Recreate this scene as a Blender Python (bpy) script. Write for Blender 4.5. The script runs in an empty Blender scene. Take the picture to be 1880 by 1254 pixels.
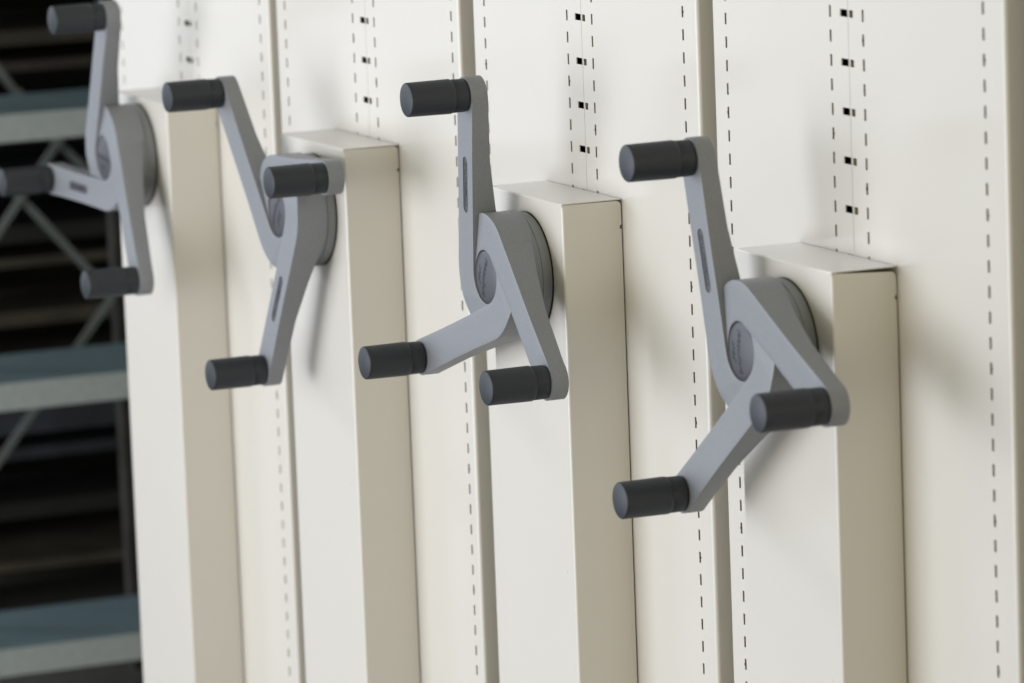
import bpy, bmesh, math, random
from mathutils import Matrix, Vector
random.seed(7)
S = bpy.context.scene
COL = S.collection
ZO = 1.65                                  # height of the measuring origin above the floor

# ------------------------------------------------------------------ helpers
def link(name, mesh, mats, parent=None):
    o = bpy.data.objects.new(name, mesh); COL.objects.link(o)
    for m in (mats if isinstance(mats, (list, tuple)) else [mats]):
        if m is not None: mesh.materials.append(m)
    if parent is not None: o.parent = parent
    return o
def obj(name, bm, mats, parent=None, smooth=False, recalc=True):
    if recalc: bmesh.ops.recalc_face_normals(bm, faces=bm.faces)
    me = bpy.data.meshes.new(name); bm.to_mesh(me); bm.free()
    for p in me.polygons: p.use_smooth = smooth
    return link(name, me, mats, parent)
def empty(name, loc, label=None, cat=None, group=None, parent=None):
    o = bpy.data.objects.new(name, None); COL.objects.link(o); o.location = loc
    o.empty_display_size = .05
    if label: o['label'] = label
    if cat: o['category'] = cat
    if group: o['group'] = group
    if parent is not None: o.parent = parent
    return o
def box(bm, a, b):
    (x0, y0, z0), (x1, y1, z1) = a, b
    v = [bm.verts.new(p) for p in [(x0,y0,z0),(x1,y0,z0),(x1,y1,z0),(x0,y1,z0),(x0,y0,z1),(x1,y0,z1),(x1,y1,z1),(x0,y1,z1)]]
    for f in [(0,3,2,1),(4,5,6,7),(0,1,5,4),(1,2,6,5),(2,3,7,6),(3,0,4,7)]: bm.faces.new([v[i] for i in f])
def lathe(bm, prof, seg=64, mat=0):
    """prof = [(radius, height)] round the z axis"""
    rings = []
    for r, h in prof:
        if r < 1e-6: rings.append([bm.verts.new((0, 0, h))])
        else: rings.append([bm.verts.new((r*math.cos(2*math.pi*i/seg), r*math.sin(2*math.pi*i/seg), h)) for i in range(seg)])
    for A, B in zip(rings, rings[1:]):
        for i in range(seg):
            j = (i+1) % seg
            if len(A) == 1 and len(B) == 1: continue
            if len(A) == 1: f = bm.faces.new((A[0], B[i], B[j]))
            elif len(B) == 1: f = bm.faces.new((A[i], B[0], A[j]))
            else: f = bm.faces.new((A[i], B[i], B[j], A[j]))
            f.material_index = mat
def auto_smooth(o, ang=35):
    me = o.data
    for p in me.polygons: p.use_smooth = True
    bm = bmesh.new(); bm.from_mesh(me)
    for e in bm.edges:
        if len(e.link_faces) == 2:
            e.smooth = e.calc_face_angle(0) < math.radians(ang)
    bm.to_mesh(me); bm.free()

# ------------------------------------------------------------------ materials
def material(name, base, rough=.5, coat=0., spec=.5, grain=0., grain_scale=900., bump=0., bump_scale=900., stain=0., stain_col=(.3,.25,.2), rough_var=0., wave=0.):
    m = bpy.data.materials.new(name); m.use_nodes = True
    nt = m.node_tree; N = nt.nodes; L = nt.links
    b = N['Principled BSDF']
    b.inputs['Roughness'].default_value = rough
    b.inputs['Specular IOR Level'].default_value = spec
    b.inputs['Coat Weight'].default_value = coat
    b.inputs['Coat Roughness'].default_value = .12
    tc = N.new('ShaderNodeTexCoord')
    col = None
    rgb = N.new('ShaderNodeRGB'); rgb.outputs[0].default_value = (*base, 1); col = rgb.outputs[0]
    if grain:
        n = N.new('ShaderNodeTexNoise'); n.inputs['Scale'].default_value = grain_scale; n.inputs['Detail'].default_value = 3
        L.new(tc.outputs['Object'], n.inputs['Vector'])
        r = N.new('ShaderNodeMapRange'); r.inputs['From Min'].default_value = .3; r.inputs['From Max'].default_value = .7
        r.inputs['To Min'].default_value = 1-grain; r.inputs['To Max'].default_value = 1+grain
        L.new(n.outputs['Fac'], r.inputs['Value'])
        mx = N.new('ShaderNodeMix'); mx.data_type = 'RGBA'; mx.blend_type = 'MULTIPLY'; mx.inputs['Factor'].default_value = 1
        L.new(col, mx.inputs['A']); L.new(r.outputs['Result'], mx.inputs['B']); col = mx.outputs['Result']
    if stain:
        n = N.new('ShaderNodeTexNoise'); n.inputs['Scale'].default_value = 9; n.inputs['Detail'].default_value = 6; n.inputs['Roughness'].default_value = .65
        L.new(tc.outputs['Object'], n.inputs['Vector'])
        r = N.new('ShaderNodeMapRange'); r.inputs['From Min'].default_value = .52; r.inputs['From Max'].default_value = .8
        r.inputs['To Min'].default_value = 0; r.inputs['To Max'].default_value = stain
        L.new(n.outputs['Fac'], r.inputs['Value'])
        mx = N.new('ShaderNodeMix'); mx.data_type = 'RGBA'
        L.new(r.outputs['Result'], mx.inputs['Factor']); L.new(col, mx.inputs['A']); mx.inputs['B'].default_value = (*stain_col, 1)
        col = mx.outputs['Result']
    L.new(col, b.inputs['Base Color'])
    if rough_var:
        n = N.new('ShaderNodeTexNoise'); n.inputs['Scale'].default_value = 14; n.inputs['Detail'].default_value = 5
        L.new(tc.outputs['Object'], n.inputs['Vector'])
        r = N.new('ShaderNodeMapRange'); r.inputs['To Min'].default_value = rough-rough_var; r.inputs['To Max'].default_value = rough+rough_var
        L.new(n.outputs['Fac'], r.inputs['Value']); L.new(r.outputs['Result'], b.inputs['Roughness'])
    if bump:
        n = N.new('ShaderNodeTexNoise'); n.inputs['Scale'].default_value = bump_scale; n.inputs['Detail'].default_value = 2
        L.new(tc.outputs['Object'], n.inputs['Vector'])
        bp = N.new('ShaderNodeBump'); bp.inputs['Strength'].default_value = bump; bp.inputs['Distance'].default_value = .0004
        L.new(n.outputs['Fac'], bp.inputs['Height']); L.new(bp.outputs['Normal'], b.inputs['Normal'])
        if wave:                            # slight oil-canning of the sheet metal
            n2 = N.new('ShaderNodeTexNoise'); n2.inputs['Scale'].default_value = 4.5; n2.inputs['Detail'].default_value = 1
            L.new(tc.outputs['Object'], n2.inputs['Vector'])
            b2 = N.new('ShaderNodeBump'); b2.inputs['Strength'].default_value = wave; b2.inputs['Distance'].default_value = .004
            L.new(n2.outputs['Fac'], b2.inputs['Height']); L.new(b2.outputs['Normal'], bp.inputs['Normal'])
    return m
M_PANEL = material('cream_powder_coat', (.687,.656,.597), rough=.3, coat=.25, bump=.06, bump_scale=420, stain=.05, stain_col=(.55,.5,.42), rough_var=.06, wave=.5)
M_BOX   = material('cream_cover_paint', (.687,.656,.597), rough=.3, coat=.25, bump=.06, bump_scale=420, stain=.05, stain_col=(.55,.5,.42), rough_var=.06, wave=.5)
M_CARC  = material('carcass_slot_shade', (.02,.02,.021), rough=.6)  # near-black: the shade behind the slots is put into the colour
M_CAST  = material('grey_cast_plastic', (.222,.233,.252), rough=.46, spec=.6, grain=.08, grain_scale=520, bump=.6, bump_scale=800, stain=.25, stain_col=(.30,.315,.345))
M_GRIP  = material('anthracite_rubber', (.021,.026,.034), rough=.52, spec=.5, grain=.12, grain_scale=600, bump=.25, bump_scale=1100)
M_CAP   = material('hub_cap_plastic', (.068,.071,.083), rough=.5, grain=.06, grain_scale=500, bump=.12, bump_scale=900)
M_INK   = material('embossed_lettering', (.008,.008,.011), rough=.6)
M_PLATE = material('label_plate', (.075,.075,.088), rough=.5, grain=.15, grain_scale=500, bump=.3, bump_scale=700)
M_BLACK = material('black_gasket', (.012,.012,.012), rough=.7)
M_LIP   = material('lip_paint_lit_pale', (.44,.49,.48), rough=.5, grain=.06, grain_scale=60)  # rack paint made paler, the light on the lip is in the colour
M_RACK  = material('rack_paint_skylit_blue', (.19,.275,.31), rough=.5, grain=.08, grain_scale=60)  # blue of the skylight from above is mixed into this colour
M_BRACE = material('shaded_brace_paint', (.15,.17,.16), rough=.6, grain=.1, grain_scale=60)  # rack paint darkened, the shade deep in the aisle is in the colour
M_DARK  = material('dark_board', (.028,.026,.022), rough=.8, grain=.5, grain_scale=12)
M_WALL  = material('wall_aisle_darkness', (.02,.02,.019), rough=.9)  # darkness of the unlit aisle painted in as a near-black backdrop
M_FLOOR = material('grey_floor', (.14,.135,.125), rough=.45, grain=.15, grain_scale=40)

# ------------------------------------------------------------------ measured layout
D, TOP, PITCH, ZS = .07368, -.46675+ZO, .025, -.24563+ZO
UNITS = [  # X, W, bL, bR, a1, a2, a3, a4, sq, hub x, hub z, crank turn
 dict(X=-1.95532, W=.61942, bL=.19888, bR=.41315, a=(.03428,.27357,.34380,.58887), sq=.30533, hx=.29987, hz=-.54569, th=1.27929+math.radians(120), wedge=.0006),
 dict(X=-1.30677, W=.61081, bL=.19284, bR=.40711, a=(.03337,.27026,.34138,.58887), sq=.30389, hx=.30768, hz=-.55160, th=2.41141+math.radians(120), wedge=.0006),
 dict(X=-.65201, W=.61441, bL=.20085, bR=.40630, a=(.03590,.27353,.34154,.57936), sq=.30432, hx=.30749, hz=-.55530, th=1.62648, wedge=.0008),
 dict(X=0.0,     W=.64010, bL=.19376, bR=.40905, a=(.03358,.27693,.34849,.59838), sq=.30780, hx=.30665, hz=-.55435, th=1.96879, wedge=.0042),
]
LABELS = [
 'cream slotted mobile shelving unit right beside the dark open aisle',
 'cream slotted mobile shelving unit second from the dark aisle, a grip hiding its crank hub',
 'cream slotted mobile shelving unit with one crank arm straight up and readable hub lettering',
 'cream slotted mobile shelving unit farthest from the dark aisle, cover seam gaping open on top',
]
Z0, Z1 = .06, 2.3

# ------------------------------------------------------------------ slotted end panels
def end_panel(x_from, x_to, cols, sq, left_return, right_return):
    """one sheet with real punched slots. cols = [(x centre, bump side, bump phase)], sq = (xa, xb)"""
    R, DEP, NB = .0045, .045, 6
    HW, HB = .0021, .0012
    prof, tagc = [], []                     # points of the section, tag of the strip that follows
    def add(x, y, t=None): prof.append((x, y)); tagc.append(t)
    if left_return:
        add(x_from, DEP); 
        for i in range(NB+1):
            a = math.pi/2*i/NB
            add(x_from+R-R*math.cos(a), R-R*math.sin(a))
    else: add(x_from, .012); add(x_from, 0)
    ev = []
    for k, (c, side, ph) in enumerate(cols):
        if side < 0: ev += [(c-HW-HB, ('b', ph)), (c-HW, ('s', ph)), (c+HW, None)]
        else: ev += [(c-HW, ('s', ph)), (c+HW, ('b', ph)), (c+HW+HB, None)]
    ev += [(sq[0], ('q',)), (sq[1], None)]
    for x, t in sorted(ev, key=lambda e: e[0]): add(x, 0, t)
    if right_return:
        for i in range(NB+1):
            a = math.pi/2*i/NB
            add(x_to-R+R*math.sin(a), R-R*math.cos(a))
        add(x_to, DEP)
    else: add(x_to, 0); add(x_to, .012)
    zs = [Z0]; rows = []                    # rows[i] = (slot index or None, zone)
    k0 = math.ceil((Z0+.02-ZS)/PITCH); k1 = math.floor((Z1-.02-ZS)/PITCH)
    for k in range(k0, k1+1):
        c = ZS+k*PITCH
        for dz, zone in ((-.0061, 'end'), (-.0038, 'sqz'), (-.0014, 'mid'), (.0014, 'sqz'), (.0038, 'end'), (.0061, None)):
            if zone == 'end' and dz < 0: rows.append((None, None))
            zs.append(c+dz)
            if zone: rows.append((k, zone))
    rows.append((None, None)); zs.append(Z1)
    bm = bmesh.new()
    V = {}
    def vert(i, j):
        if (i, j) not in V: V[i, j] = bm.verts.new((prof[i][0], prof[i][1], zs[j]))
        return V[i, j]
    for j, (k, zone) in enumerate(rows):
        for i in range(len(prof)-1):
            t = tagc[i]
            if t and k is not None:
                if t[0] == 's': continue
                if t[0] == 'b' and zone == 'mid' and k % 6 == t[1]: continue
                if t[0] == 'q' and k % 2 == 1 and zone in ('sqz', 'mid'): continue
            bm.faces.new((vert(i, j), vert(i+1, j), vert(i+1, j+1), vert(i, j+1)))
    return bm

def cover_side(bm, x, t, notch, gap, wedge, right):
    """side sheet of the cover in the plane x, with a rounded rear top corner and a small notch"""
    yb = -gap; yf = -D+.003
    pts = [(yf, Z0+.05), (yb, Z0+.05)]
    if notch:
        pts += [(yb, t-.0325), (yb-.002, t-.0325), (yb-.002, t-.0282), (yb, t-.0282)]
    r = .006
    for i in range(7):
        a = math.pi/2*i/6
        pts.append((yb-r+r*math.cos(a), t-wedge-r+r*math.sin(a)))
    pts.append((yf, t-.0004))
    th = .0012 if right else -.0012
    A = [bm.verts.new((x, y, z)) for y, z in pts]; B = [bm.verts.new((x-th, y, z)) for y, z in pts]
    n = len(pts)
    bm.faces.new(A); bm.faces.new(B[::-1])
    for i in range(n):
        j = (i+1) % n; bm.faces.new((A[i], B[i], B[j], A[j]))

def cover(u):
    bL, bR = u['bL'], u['bR']; t = TOP; R = .003; gap = .0016
    side = bmesh.new()
    cover_side(side, bR, t-.0013, True, gap, u['wedge'], True)
    cover_side(side, bL, t-.0013, True, gap, .0006, False)
    # front sheet bent round both vertical edges
    prof = []
    for i in range(7):
        a = math.pi/2*i/6
        prof.append((bL+R-R*math.cos(a), -D+R-R*math.sin(a)))
    for i in range(7):
        a = math.pi/2*i/6
        prof.append((bR-R+R*math.sin(a), -D+R-R*math.cos(a)))
    inner = [(max(bL+.0012, min(bR-.0012, x)), max(y, -D+.0012)) for x, y in prof]
    zz = (Z0+.05, t-.0013)
    P = [[side.verts.new((x, y, z)) for x, y in prof] for z in zz]
    Q = [[side.verts.new((x, y, z)) for x, y in inner] for z in zz]
    n = len(prof)
    for i in range(n-1):
        side.faces.new((P[0][i], P[0][i+1], P[1][i+1], P[1][i]))
        side.faces.new((Q[0][i+1], Q[0][i], Q[1][i], Q[1][i+1]))
        side.faces.new((P[1][i], P[1][i+1], Q[1][i+1], Q[1][i]))
    # top plate with a soft front edge
    top = bmesh.new()
    pr = [(-.0016, t-.0012), (-.0016, t)]
    for i in range(6):
        a = math.pi/2*i/5
        pr.append((-D+.0016-.0016*math.sin(a), t-.0016+.0016*math.cos(a)))
    pr += [(-D, t-.004), (-D+.0011, t-.004), (-D+.0011, t-.0012)]
    # (the lip lies 0.3 mm in front of the sheet so that nothing is coplanar)
    pr = [(y-.0003 if y < -D+.002 else y, z) for y, z in pr]
    e = .0012
    A = [top.verts.new((bL+.0001, y, z)) for y, z in pr]; B = [top.verts.new((bR-.0002, y, z)) for y, z in pr]
    top.faces.new(A); top.faces.new(B[::-1])
    for i in range(len(pr)):
        j = (i+1) % len(pr); top.faces.new((A[i], B[i], B[j], A[j]))
    return side, top

# ------------------------------------------------------------------ the crank (millimetres in, metres out)
def interp(tab, x):
    if x <= tab[0][0]: return tab[0][1]
    for (a, b), (c, d) in zip(tab, tab[1:]):
        if x <= c: return b+(d-b)*(x-a)/(c-a)
    return tab[-1][1]
H_FRONT = [(-60,50.2),(-45,51),(-25,53.4),(0,54.5),(65,57.6),(130,61.4),(206,65.3),(230,66.2)]
H_BACK  = [(-60,14),(10,15),(40,22),(75,30),(130,39.5),(206,46),(230,46.5)]
N_, D_ = (.2516,.9678), (.9678,-.2516)     # normal and run of the arm edges
RC, RH, RT, TIP = 31., 72.4, 21.0, (206.4, 0.)
def blade_paths():
    I, O = [], []
    n1 = 30
    for i in range(n1+1):
        f = i/n1
        a = math.radians(195.4-120*f); I.append((RC*math.cos(a), RC*math.sin(a)))
        a = math.radians(130.7-(130.7-75.4)*f); O.append((RH*math.cos(a), RH*math.sin(a)))
    ie = (TIP[0]-RT*N_[0], TIP[1]-RT*N_[1]); oe = (TIP[0]+RT*N_[0], TIP[1]+RT*N_[1])
    i0, o0 = I[-1], O[-1]
    n2 = 26
    for i in range(1, n2+1):
        f = i/n2
        s = math.sin(math.pi*f)*1.2          # the arm is a little waisted
        I.append((i0[0]+(ie[0]-i0[0])*f+N_[0]*s, i0[1]+(ie[1]-i0[1])*f+N_[1]*s))
        O.append((o0[0]+(oe[0]-o0[0])*f-N_[0]*s, o0[1]+(oe[1]-o0[1])*f-N_[1]*s))
    n3 = 12
    for i in range(1, n3+1):
        a = math.pi/2*i/n3
        for L_, sg in ((I, -1), (O, 1)):
            L_.append((TIP[0]+RT*(sg*N_[0]*math.cos(a)+D_[0]*math.sin(a)), TIP[1]+RT*(sg*N_[1]*math.cos(a)+D_[1]*math.sin(a))))
    return I, O
def blade():
    I, O = blade_paths(); n = len(I); K = 6
    bm = bmesh.new(); F, B = [], []
    for i in range(n):
        fr, br = [], []
        last = i == n-1
        for k in range(1 if last else K+1):
            f = k/K
            x = I[i][0]+(O[i][0]-I[i][0])*f; y = I[i][1]+(O[i][1]-I[i][1])*f
            hf = interp(H_FRONT, x); hb = interp(H_BACK, x)
            fr.append(bm.verts.new((x/1000, y/1000, hf/1000))); br.append(bm.verts.new((x/1000, y/1000, hb/1000)))
        F.append(fr); B.append(br)
    def g(R, k): return R[0] if len(R) == 1 else R[k]
    def face(*v):
        w = []
        for q in v:
            if q not in w: w.append(q)
        if len(w) > 2: bm.faces.new(w)
    for i in range(n-1):
        for k in range(K):
            face(g(F[i],k), g(F[i+1],k), g(F[i+1],k+1), g(F[i],k+1))
            face(g(B[i],k+1), g(B[i+1],k+1), g(B[i+1],k), g(B[i],k))
        face(g(F[i],0), g(B[i],0), g(B[i+1],0), g(F[i+1],0))
        face(g(F[i],K), g(F[i+1],K), g(B[i+1],K), g(B[i],K))
    for k in range(K): face(F[0][k], F[0][k+1], B[0][k+1], B[0][k])
    bmesh.ops.recalc_face_normals(bm, faces=bm.faces)
    # rounded casting edges
    sharp = [e for e in bm.edges if len(e.link_faces) == 2 and e.calc_face_angle(0) > math.radians(40) and min(v.co.z for v in e.verts) > .02
             and max(v.co.length for v in e.verts) > .05]
    bmesh.ops.bevel(bm, geom=sharp, offset=.0013, offset_type='OFFSET', segments=3, profile=.5, affect='EDGES', clamp_overlap=True)
    return bm
LX0, LX1, LR = 78., 130., 6.2              # label window on the arm: ends (along a) and half width
def line_y(a): return (51.7-N_[0]*a)/N_[1]      # middle of the arm
def stadium(r_off, z0, z1, bm):
    d = Vector(D_); p0 = Vector((LX0, line_y(LX0))); p1 = Vector((LX1, line_y(LX1))); nrm = Vector(N_)
    pts = []
    r = LR-r_off
    for c, s in ((p0, 1), (p1, -1)):
        for i in range(13):
            a = math.pi*i/12
            pts.append(c + nrm*(r*math.cos(a)*s) - d*(r*math.sin(a)*s))
    lo = [bm.verts.new((p.x/1000, p.y/1000, z0(p.x)/1000)) for p in pts]; hi = [bm.verts.new((p.x/1000, p.y/1000, z1(p.x)/1000)) for p in pts]
    n = len(pts)
    bm.faces.new(hi); bm.faces.new(lo[::-1])
    for i in range(n):
        j = (i+1) % n; bm.faces.new((lo[i], lo[j], hi[j], hi[i]))
def cut(target, bm):
    """boolean-cut a pocket and keep only the resulting mesh"""
    me = bpy.data.meshes.new('pocket'); bmesh.ops.recalc_face_normals(bm, faces=bm.faces); bm.to_mesh(me); bm.free()
    c = bpy.data.objects.new('pocket', me); COL.objects.link(c); c.parent = target.parent
    md = target.modifiers.new('pocket', 'BOOLEAN'); md.object = c; md.operation = 'DIFFERENCE'; md.solver = 'EXACT'
    dg = bpy.context.evaluated_depsgraph_get(); dg.update()
    new = bpy.data.meshes.new_from_object(target.evaluated_get(dg))
    target.modifiers.clear(); old = target.data; target.data = new
    bpy.data.objects.remove(c); bpy.data.meshes.remove(me); bpy.data.meshes.remove(old)
def text_mesh(body, size, shear=0.):
    cu = bpy.data.curves.new('lettering', 'FONT'); cu.body = body; cu.size = size; cu.shear = shear
    cu.align_x = 'CENTER'; cu.align_y = 'CENTER'; cu.resolution_u = 3; cu.offset = .00005
    o = bpy.data.objects.new('lettering', cu); COL.objects.link(o)
    dg = bpy.context.evaluated_depsgraph_get(); dg.update()
    me = bpy.data.meshes.new_from_object(o.evaluated_get(dg))
    bpy.data.objects.remove(o); bpy.data.curves.remove(cu)
    return me
def put_text(bm, me, place, mat):
    vs = [bm.verts.new(place(v.co)) for v in me.vertices]
    for p in me.polygons:
        try:
            f = bm.faces.new([vs[i] for i in p.vertices]); f.material_index = mat
        except ValueError: pass
    bpy.data.meshes.remove(me)
RD = 29.7
def dome(x, y):                             # mm
    return 55.9-3.9*(x*x+y*y)/(RD*RD)
def ribbon(bm, pts, w, mat):
    """a small curved stroke of the emblem, laid on the dome; pts in mm"""
    L_, R_ = [], []
    for i, p in enumerate(pts):
        a = pts[max(i-1, 0)]; b = pts[min(i+1, len(pts)-1)]
        d = Vector((b[0]-a[0], b[1]-a[1])).normalized(); n = Vector((-d.y, d.x))*(w/2*(1 if 0 < i < len(pts)-1 else .35))
        for q, l in ((Vector(p)+n, L_), (Vector(p)-n, R_)):
            l.append(bm.verts.new((q.x/1000, q.y/1000, (dome(q.x, q.y)+.22)/1000)))
    for i in range(len(pts)-1):
        f = bm.faces.new((L_[i], R_[i], R_[i+1], L_[i+1])); f.material_index = mat
def hub_cap():
    bm = bmesh.new()
    prof = [(RD/1000+.0004, .0465)]
    for i in range(13):
        r = RD*(1-i/12)
        prof.append((r/1000, dome(r, 0)/1000 if i else (dome(RD, 0)-.35)/1000))
    prof[2] = (RD*.985/1000, dome(RD*.985, 0)/1000)
    lathe(bm, prof, 64)
    bmesh.ops.recalc_face_normals(bm, faces=bm.faces)
    a = math.radians(-20.5); ca, sa = math.cos(a), math.sin(a)
    def place(co):
        x, y = co.x*1000, co.y*1000
        X, Y = x*ca-y*sa-1.6, x*sa+y*ca+.4
        return (X/1000, Y/1000, (dome(X, Y)+.22)/1000)
    me = text_mesh('bruynzeel', .0125, .22)
    xs = [v.co.x for v in me.vertices]; k = .0455/(max(xs)-min(xs))
    for v in me.vertices: v.co.x *= k
    put_text(bm, me, place, 1)
    def em(pts, w=1.15):
        ribbon(bm, [(x*ca-y*sa-1.0, x*sa+y*ca+1.5) for x, y in pts], w, 1)
    # leaping figure above the word: back, neck, head, legs
    em([(-11,7.5),(-8,8.6),(-5,10.2),(-1,11.2),(3,10.6),(6,11.6),(9,13.6),(12.5,14.2)])
    em([(-5,10.2),(-7,12.4),(-6,14.6),(-3,15.2)])
    em([(-1,11.2),(-2.4,8.6),(-.4,6.6)]); em([(3,10.6),(4.4,8.4),(2.8,6.4)])
    em([(-8,8.6),(-9.6,6.8),(-8.2,5.4)]); em([(6,11.6),(7.4,9.4),(9.8,8.6)], .9)
    em([(-3,15.2),(-.4,13.8),(1.8,14.8)], .9)
    return bm
def grip():
    bm = bmesh.new(); z = .0
    L_ = .0738
    prof = [(.0100, .0), (.0172, .0), (.0172, .0010), (.0182, .0014), (.0187, .0022), (.0189, .0166), (.0186, .0172), (.0186, .0177), (.0193, .0182), (.0197, .0190)]
    for i in range(9): prof.append((.0197-.0004*i/8, .022+(L_-.0265)*i/8))
    for i in range(1, 7):
        a = math.pi/2*i/6
        prof.append((.0193-.0022+.0022*math.cos(a), L_-.0045+.0022*math.sin(a)))
    prof += [(.0150, L_-.0017), (.0115, L_-.0009), (.0070, L_-.0003), (.003, L_), (0, L_)]
    lathe(bm, prof, 56)
    return bm
def drum():
    bm = bmesh.new()
    lathe(bm, [(0, .0015), (.0693, .0015), (.0700, .003), (.0704, .0128), (.0696, .0134), (.0696, .0142), (.0704, .0148), (.0704, .0290), (.060, .0300), (.050, .0475), (.0315, .0488), (0, .0488)], 96)
    return bm
def gasket():
    bm = bmesh.new()
    lathe(bm, [(0, .0001), (.0702, .0001), (.0702, .0016), (0, .0016)], 96)
    return bm

def build_crank(parent, loc, turn):
    base = obj('crank_handle', drum(), M_CAST, parent); auto_smooth(base, 40)
    base.matrix_basis = Matrix.Translation(loc) @ Matrix.Rotation(math.pi/2, 4, 'X') @ Matrix.Rotation(turn, 4, 'Z')
    g = obj('gasket_ring', gasket(), M_BLACK, base); auto_smooth(g, 40)
    plain = obj('crank_arm', blade(), M_CAST, base)
    lab = obj('crank_arm', blade(), M_CAST, base); lab['label'] = 'crank arm with a recessed dark label window'
    bm = bmesh.new(); stadium(0, lambda a: interp(H_FRONT, a)-1.6, lambda a: 70., bm); cut(lab, bm)
    for o in (plain, lab): auto_smooth(o, 32)
    bm = bmesh.new(); stadium(.25, lambda a: interp(H_FRONT, a)-3., lambda a: interp(H_FRONT, a)-1.0, bm)
    bmesh.ops.recalc_face_normals(bm, faces=bm.faces)
    me = text_mesh('COMPACTUS', .0095)
    xs = [v.co.x for v in me.vertices]; k = .052/(max(xs)-min(xs))
    mid = ((LX0+LX1)/2, line_y((LX0+LX1)/2))
    def place(co):
        x, y = co.x*1000*k, co.y*1000
        X = mid[0]+x*D_[0]+y*N_[0]; Y = mid[1]+x*D_[1]+y*N_[1]
        return (X/1000, Y/1000, (interp(H_FRONT, X)-.85)/1000)
    put_text(bm, me, place, 1)
    obj('label_plate', bm, [M_PLATE, M_INK], base, recalc=False)
    cap = obj('hub_cap', hub_cap(), [M_CAP, M_INK], base, recalc=False); auto_smooth(cap, 50)
    gp = obj('grip', grip(), M_GRIP, base); auto_smooth(gp, 30)
    tip = Vector((TIP[0]/1000, TIP[1]/1000, interp(H_FRONT, TIP[0])/1000-.0002))
    for j, (arm, gr) in enumerate(((lab, gp), (plain, None), (None, None))):
        R = Matrix.Rotation(-j*2*math.pi/3, 4, 'Z')
        if arm is None:
            arm = plain.copy(); COL.objects.link(arm); arm.parent = base
        if gr is None:
            gr = gp.copy(); COL.objects.link(gr); gr.parent = base
        arm.matrix_basis = R
        gr.matrix_basis = R @ Matrix.Translation(tip)
    return base
def copy_crank(src, parent, loc, turn):
    c = src.copy(); COL.objects.link(c); c.parent = parent
    c.matrix_basis = Matrix.Translation(loc) @ Matrix.Rotation(math.pi/2, 4, 'X') @ Matrix.Rotation(turn, 4, 'Z')
    for ch in list(src.children):
        k = ch.copy(); COL.objects.link(k); k.parent = c; k.matrix_basis = ch.matrix_basis.copy()
    return c

# ------------------------------------------------------------------ the four mobile shelving units
def solid(o, t=.0012):
    m = o.modifiers.new('sheet', 'SOLIDIFY'); m.thickness = t; m.offset = -1
    return o
def carcass(u):
    bm = bmesh.new(); W = u['W']
    box(bm, (.02, .046, Z0), (W-.02, 1.0, Z1-.01))           # shelving body behind the slotted ends
    box(bm, (.01, .03, .004), (W-.01, 1.0, Z0-.002))         # base trolley
    return bm
first = None
for u, lab in zip(UNITS, LABELS):
    r = empty('mobile_shelving_unit', (u['X'], 0, 0), lab, 'shelving unit', 'mobile shelving units with crank handles')
    a1, a2, a3, a4 = u['a']; seam = u['sq']+.0086
    L = end_panel(0, seam-.0004, [(a1, -1, 2), (a2, 1, 2)], (seam-.0171, seam-.0011), True, False)
    Rr = end_panel(seam+.0004, u['W'], [(a3, -1, 0), (a4, 1, 0)], (seam+.0026, seam+.0108), False, True)
    for bm in (L, Rr):
        p = obj('slotted_end_panel', bm, M_PANEL, r, recalc=False); solid(p)
    obj('shelf_body', carcass(u), M_CARC, r)
    side, top = cover(u)
    c = obj('drive_cover', side, M_BOX, r)
    t = obj('cover_top', top, M_BOX, c)
    loc = Vector((u['hx'], -D, u['hz']+ZO))
    if first is None: first = build_crank(r, loc, u['th'])
    else: copy_crank(first, r, loc, u['th'])

# added out of view: plain crankless end that shades the gap at the right
W_ = .62; r = empty('gap_shading_unit', (.690, 0, 0), 'unseen cream slotted shelving end added past the right border to shade the gap', 'shelving unit')
for bm in (end_panel(0, .3148, [(.034, -1, 2), (.274, 1, 2)], (.2975, .3135), True, False), end_panel(.3156, W_, [(.345, -1, 0), (.587, 1, 0)], (.3178, .326), False, True)):
    p = obj('slotted_end_panel', bm, M_PANEL, r, recalc=False); solid(p)
obj('shelf_body', carcass(dict(W=W_)), M_CARC, r)

# ------------------------------------------------------------------ the open rack in the dark aisle
def bar(bm, p, q, w, t):
    """flat bar between p and q in a plane of constant X"""
    p, q = Vector(p), Vector(q); d = (q-p).normalized(); n = Vector((1, 0, 0)).cross(d)*w/2; x = Vector((t/2, 0, 0))
    v = [bm.verts.new(c+a*n+b*x) for c in (p, q) for a, b in ((-1,-1),(1,-1),(1,1),(-1,1))]
    for f in [(0,1,2,3),(7,6,5,4),(0,4,5,1),(1,5,6,2),(2,6,7,3),(3,7,4,0)]: bm.faces.new([v[i] for i in f])
def shelf_bm(x0, x1, y0, y1, z):
    bm = bmesh.new()
    box(bm, (x0, y0, z-.002), (x1-.0022, y1, z))
    box(bm, (x0, y0, z-.045), (x0+.002, y1, z-.0022))
    return bm
def lip_bm(x1, y0, y1, z, h=.045):
    bm = bmesh.new(); box(bm, (x1-.002, y0, z-h), (x1, y1, z+.0004))
    bmesh.ops.bevel(bm, geom=bm.edges[:], offset=.0006, segments=2, affect='EDGES')
    return bm
rk = empty('storage_rack', (-3.15, .4, 0), 'open blue grey steel rack with cross braces standing in the dark aisle', 'rack')
def rk_part(name, bm, m):
    o = obj(name, bm, m, rk); o.matrix_parent_inverse = Matrix.Translation((3.15, -.4, 0)); return o
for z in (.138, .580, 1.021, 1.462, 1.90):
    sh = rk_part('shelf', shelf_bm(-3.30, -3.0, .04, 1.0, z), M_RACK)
    obj('shelf_lip', lip_bm(-3.0, .04, 1.0, z), M_LIP, sh)
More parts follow.
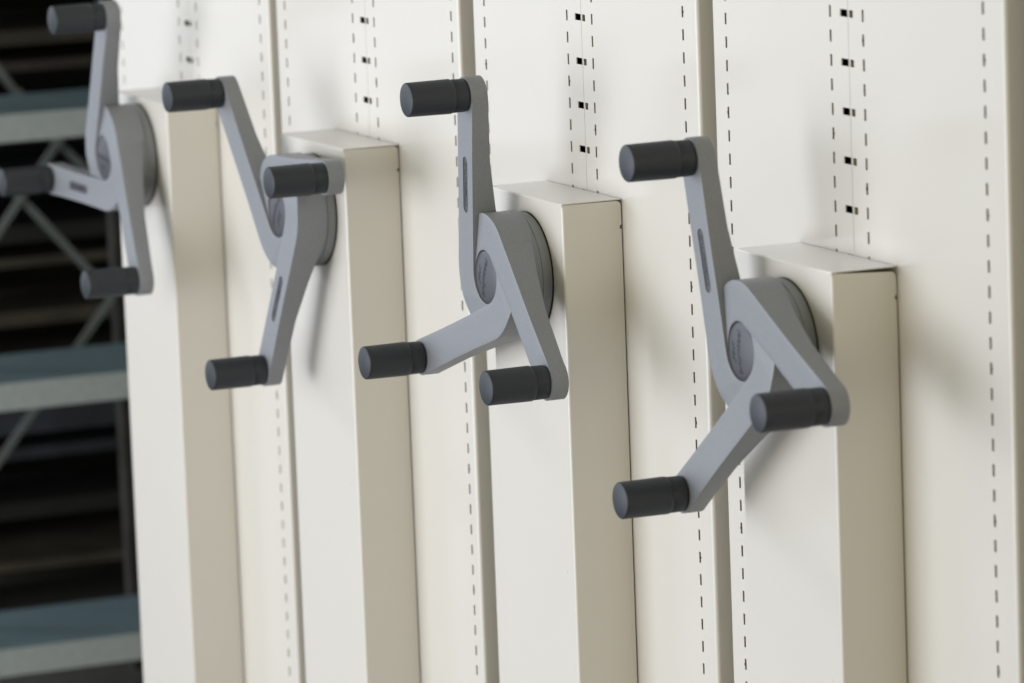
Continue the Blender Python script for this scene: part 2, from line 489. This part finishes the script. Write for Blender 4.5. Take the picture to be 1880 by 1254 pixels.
for y in (.02, 1.0):
    for x in (-3.30, -3.03):
        bm = bmesh.new(); box(bm, (x, y, 0), (x+.028, y+.018, 2.1)); rk_part('upright', bm, M_RACK)
ZB = ZO
for k, (p, q) in enumerate([((.385,-.68),(.215,-.895)), ((.215,-.725),(.443,-.992)), ((.345,-.705),(.455,-.82)), ((.449,-.99),(.213,-1.275)),
                            ((.226,-.533),(.298,-.636)), ((.298,-.626),(.236,-.686))]):
    x = -3.312-.007*(k % 5)
    bm = bmesh.new(); bar(bm, (x, p[0], p[1]+ZB), (x, q[0], q[1]+ZB), .013, .003); rk_part('cross_brace', bm, M_BRACE)
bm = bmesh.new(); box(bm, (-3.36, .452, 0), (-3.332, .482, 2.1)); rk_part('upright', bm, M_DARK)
# a second rack right behind it, full of flat dark trays
rk2 = empty('storage_rack', (-3.9, .4, 0), 'dim rack of closely stacked dark trays behind the blue grey rack', 'rack')
def rk2_part(name, bm, m):
    o = obj(name, bm, m, rk2); o.matrix_parent_inverse = Matrix.Translation((3.9, -.4, 0)); return o
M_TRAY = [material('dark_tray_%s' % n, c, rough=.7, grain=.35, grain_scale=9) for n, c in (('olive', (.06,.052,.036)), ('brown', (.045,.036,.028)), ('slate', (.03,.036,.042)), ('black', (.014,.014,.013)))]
z = .10; k = 0
while z < 2.0:
    h = (.016, .03, .02, .045, .018, .026)[k % 6]
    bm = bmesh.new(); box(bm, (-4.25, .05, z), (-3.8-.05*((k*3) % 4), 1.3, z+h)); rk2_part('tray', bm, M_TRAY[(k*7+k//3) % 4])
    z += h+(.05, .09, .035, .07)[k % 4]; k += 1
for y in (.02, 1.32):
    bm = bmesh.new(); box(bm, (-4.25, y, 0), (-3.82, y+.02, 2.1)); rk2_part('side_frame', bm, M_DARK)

# ------------------------------------------------------------------ setting
def struct(name, bm, m):
    o = obj(name, bm, m); o['kind'] = 'structure'; return o
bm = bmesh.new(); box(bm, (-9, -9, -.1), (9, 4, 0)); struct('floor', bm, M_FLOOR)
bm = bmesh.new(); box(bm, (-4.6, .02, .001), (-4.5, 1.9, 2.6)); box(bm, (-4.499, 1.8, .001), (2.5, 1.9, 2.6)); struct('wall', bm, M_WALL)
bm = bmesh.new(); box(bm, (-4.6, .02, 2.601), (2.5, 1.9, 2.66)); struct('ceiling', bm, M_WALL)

# ------------------------------------------------------------------ light
W = bpy.data.worlds.new('World'); S.world = W; W.use_nodes = True
nt = W.node_tree; bg = nt.nodes['Background']
geo = nt.nodes.new('ShaderNodeTexCoord'); sep = nt.nodes.new('ShaderNodeSeparateXYZ')
nt.links.new(geo.outputs['Generated'], sep.inputs[0])
ramp = nt.nodes.new('ShaderNodeValToRGB')     # the hall: warm floor, bright middle, dim ceiling
mr = nt.nodes.new('ShaderNodeMapRange'); mr.inputs['From Min'].default_value = -1; mr.inputs['From Max'].default_value = 1
nt.links.new(sep.outputs['Z'], mr.inputs['Value']); nt.links.new(mr.outputs['Result'], ramp.inputs['Fac'])
cr = ramp.color_ramp; cr.elements[0].position = .3; cr.elements[0].color = (.80, .72, .62, 1)
cr.elements[1].position = .8; cr.elements[1].color = (.25, .245, .235, 1)
e = cr.elements.new(.52); e.color = (1.0, .97, .93, 1)
side = nt.nodes.new('ShaderNodeValToRGB')     # cool windows towards -X, warm hall towards +X
mx_ = nt.nodes.new('ShaderNodeMapRange'); mx_.inputs['From Min'].default_value = -1; mx_.inputs['From Max'].default_value = 1
nt.links.new(sep.outputs['X'], mx_.inputs['Value']); nt.links.new(mx_.outputs['Result'], side.inputs['Fac'])
sr = side.color_ramp; sr.elements[0].position = .15; sr.elements[0].color = (.80, .91, 1.08, 1)
sr.elements[1].position = .75; sr.elements[1].color = (1.13, 1.075, .80, 1)
mul = nt.nodes.new('ShaderNodeMix'); mul.data_type = 'RGBA'; mul.blend_type = 'MULTIPLY'; mul.inputs['Factor'].default_value = 1
nt.links.new(ramp.outputs['Color'], mul.inputs['A']); nt.links.new(side.outputs['Color'], mul.inputs['B'])
nt.links.new(mul.outputs['Result'], bg.inputs['Color']); bg.inputs['Strength'].default_value = 1.13
def area(name, loc, target, sx, sy, power, col):
    l = bpy.data.lights.new(name, 'AREA'); l.shape = 'RECTANGLE'; l.size = sx; l.size_y = sy; l.energy = power; l.color = col
    o = bpy.data.objects.new(name, l); COL.objects.link(o); o.location = loc
    o.rotation_euler = (Vector(target)-Vector(loc)).to_track_quat('-Z', 'Y').to_euler()
    return o
area('window_light', (-6.8, -3.9, 3.4), (-.3, 0, 1.1), 1.3, 1.3, 75, (.88, .91, 1.0))
area('room_light', (-1.0, -3.4, .98), (-.8, 0, .85), 3.2, 1.9, 108, (.865, .905, 1.0))

# ------------------------------------------------------------------ camera
cam = bpy.data.cameras.new('camera'); co = bpy.data.objects.new('camera', cam); COL.objects.link(co)
yaw, pitch, roll = 1.16432254, -.15649524, -.03822182
f = Vector((-math.sin(yaw)*math.cos(pitch), math.cos(yaw)*math.cos(pitch), math.sin(pitch)))
rr = Vector((math.cos(yaw), math.sin(yaw), 0)); uu = rr.cross(f)
r2 = rr*math.cos(roll)+uu*math.sin(roll); u2 = uu*math.cos(roll)-rr*math.sin(roll)
Mx = Matrix((r2, u2, -f)).transposed().to_4x4(); Mx.translation = Vector((4.87528600, -2.34435365, .26505713+ZO))
co.matrix_world = Mx
cam.sensor_width = 36; cam.lens = 9338.84/1880*36; cam.clip_start = .05; cam.clip_end = 100
cam.dof.use_dof = True
cam.dof.focus_distance = (Vector((-.2, -.03, ZO-.4))-Mx.translation).dot(f)
cam.dof.aperture_fstop = 6.4
S.camera = co
S.view_settings.view_transform = 'Standard'; S.view_settings.look = 'None'; S.view_settings.exposure = .08; S.view_settings.gamma = 1
S.view_settings.use_curve_mapping = False
S.render.engine = 'CYCLES'
S.cycles.use_denoising = True
S.cycles.max_bounces = 10; S.cycles.diffuse_bounces = 5
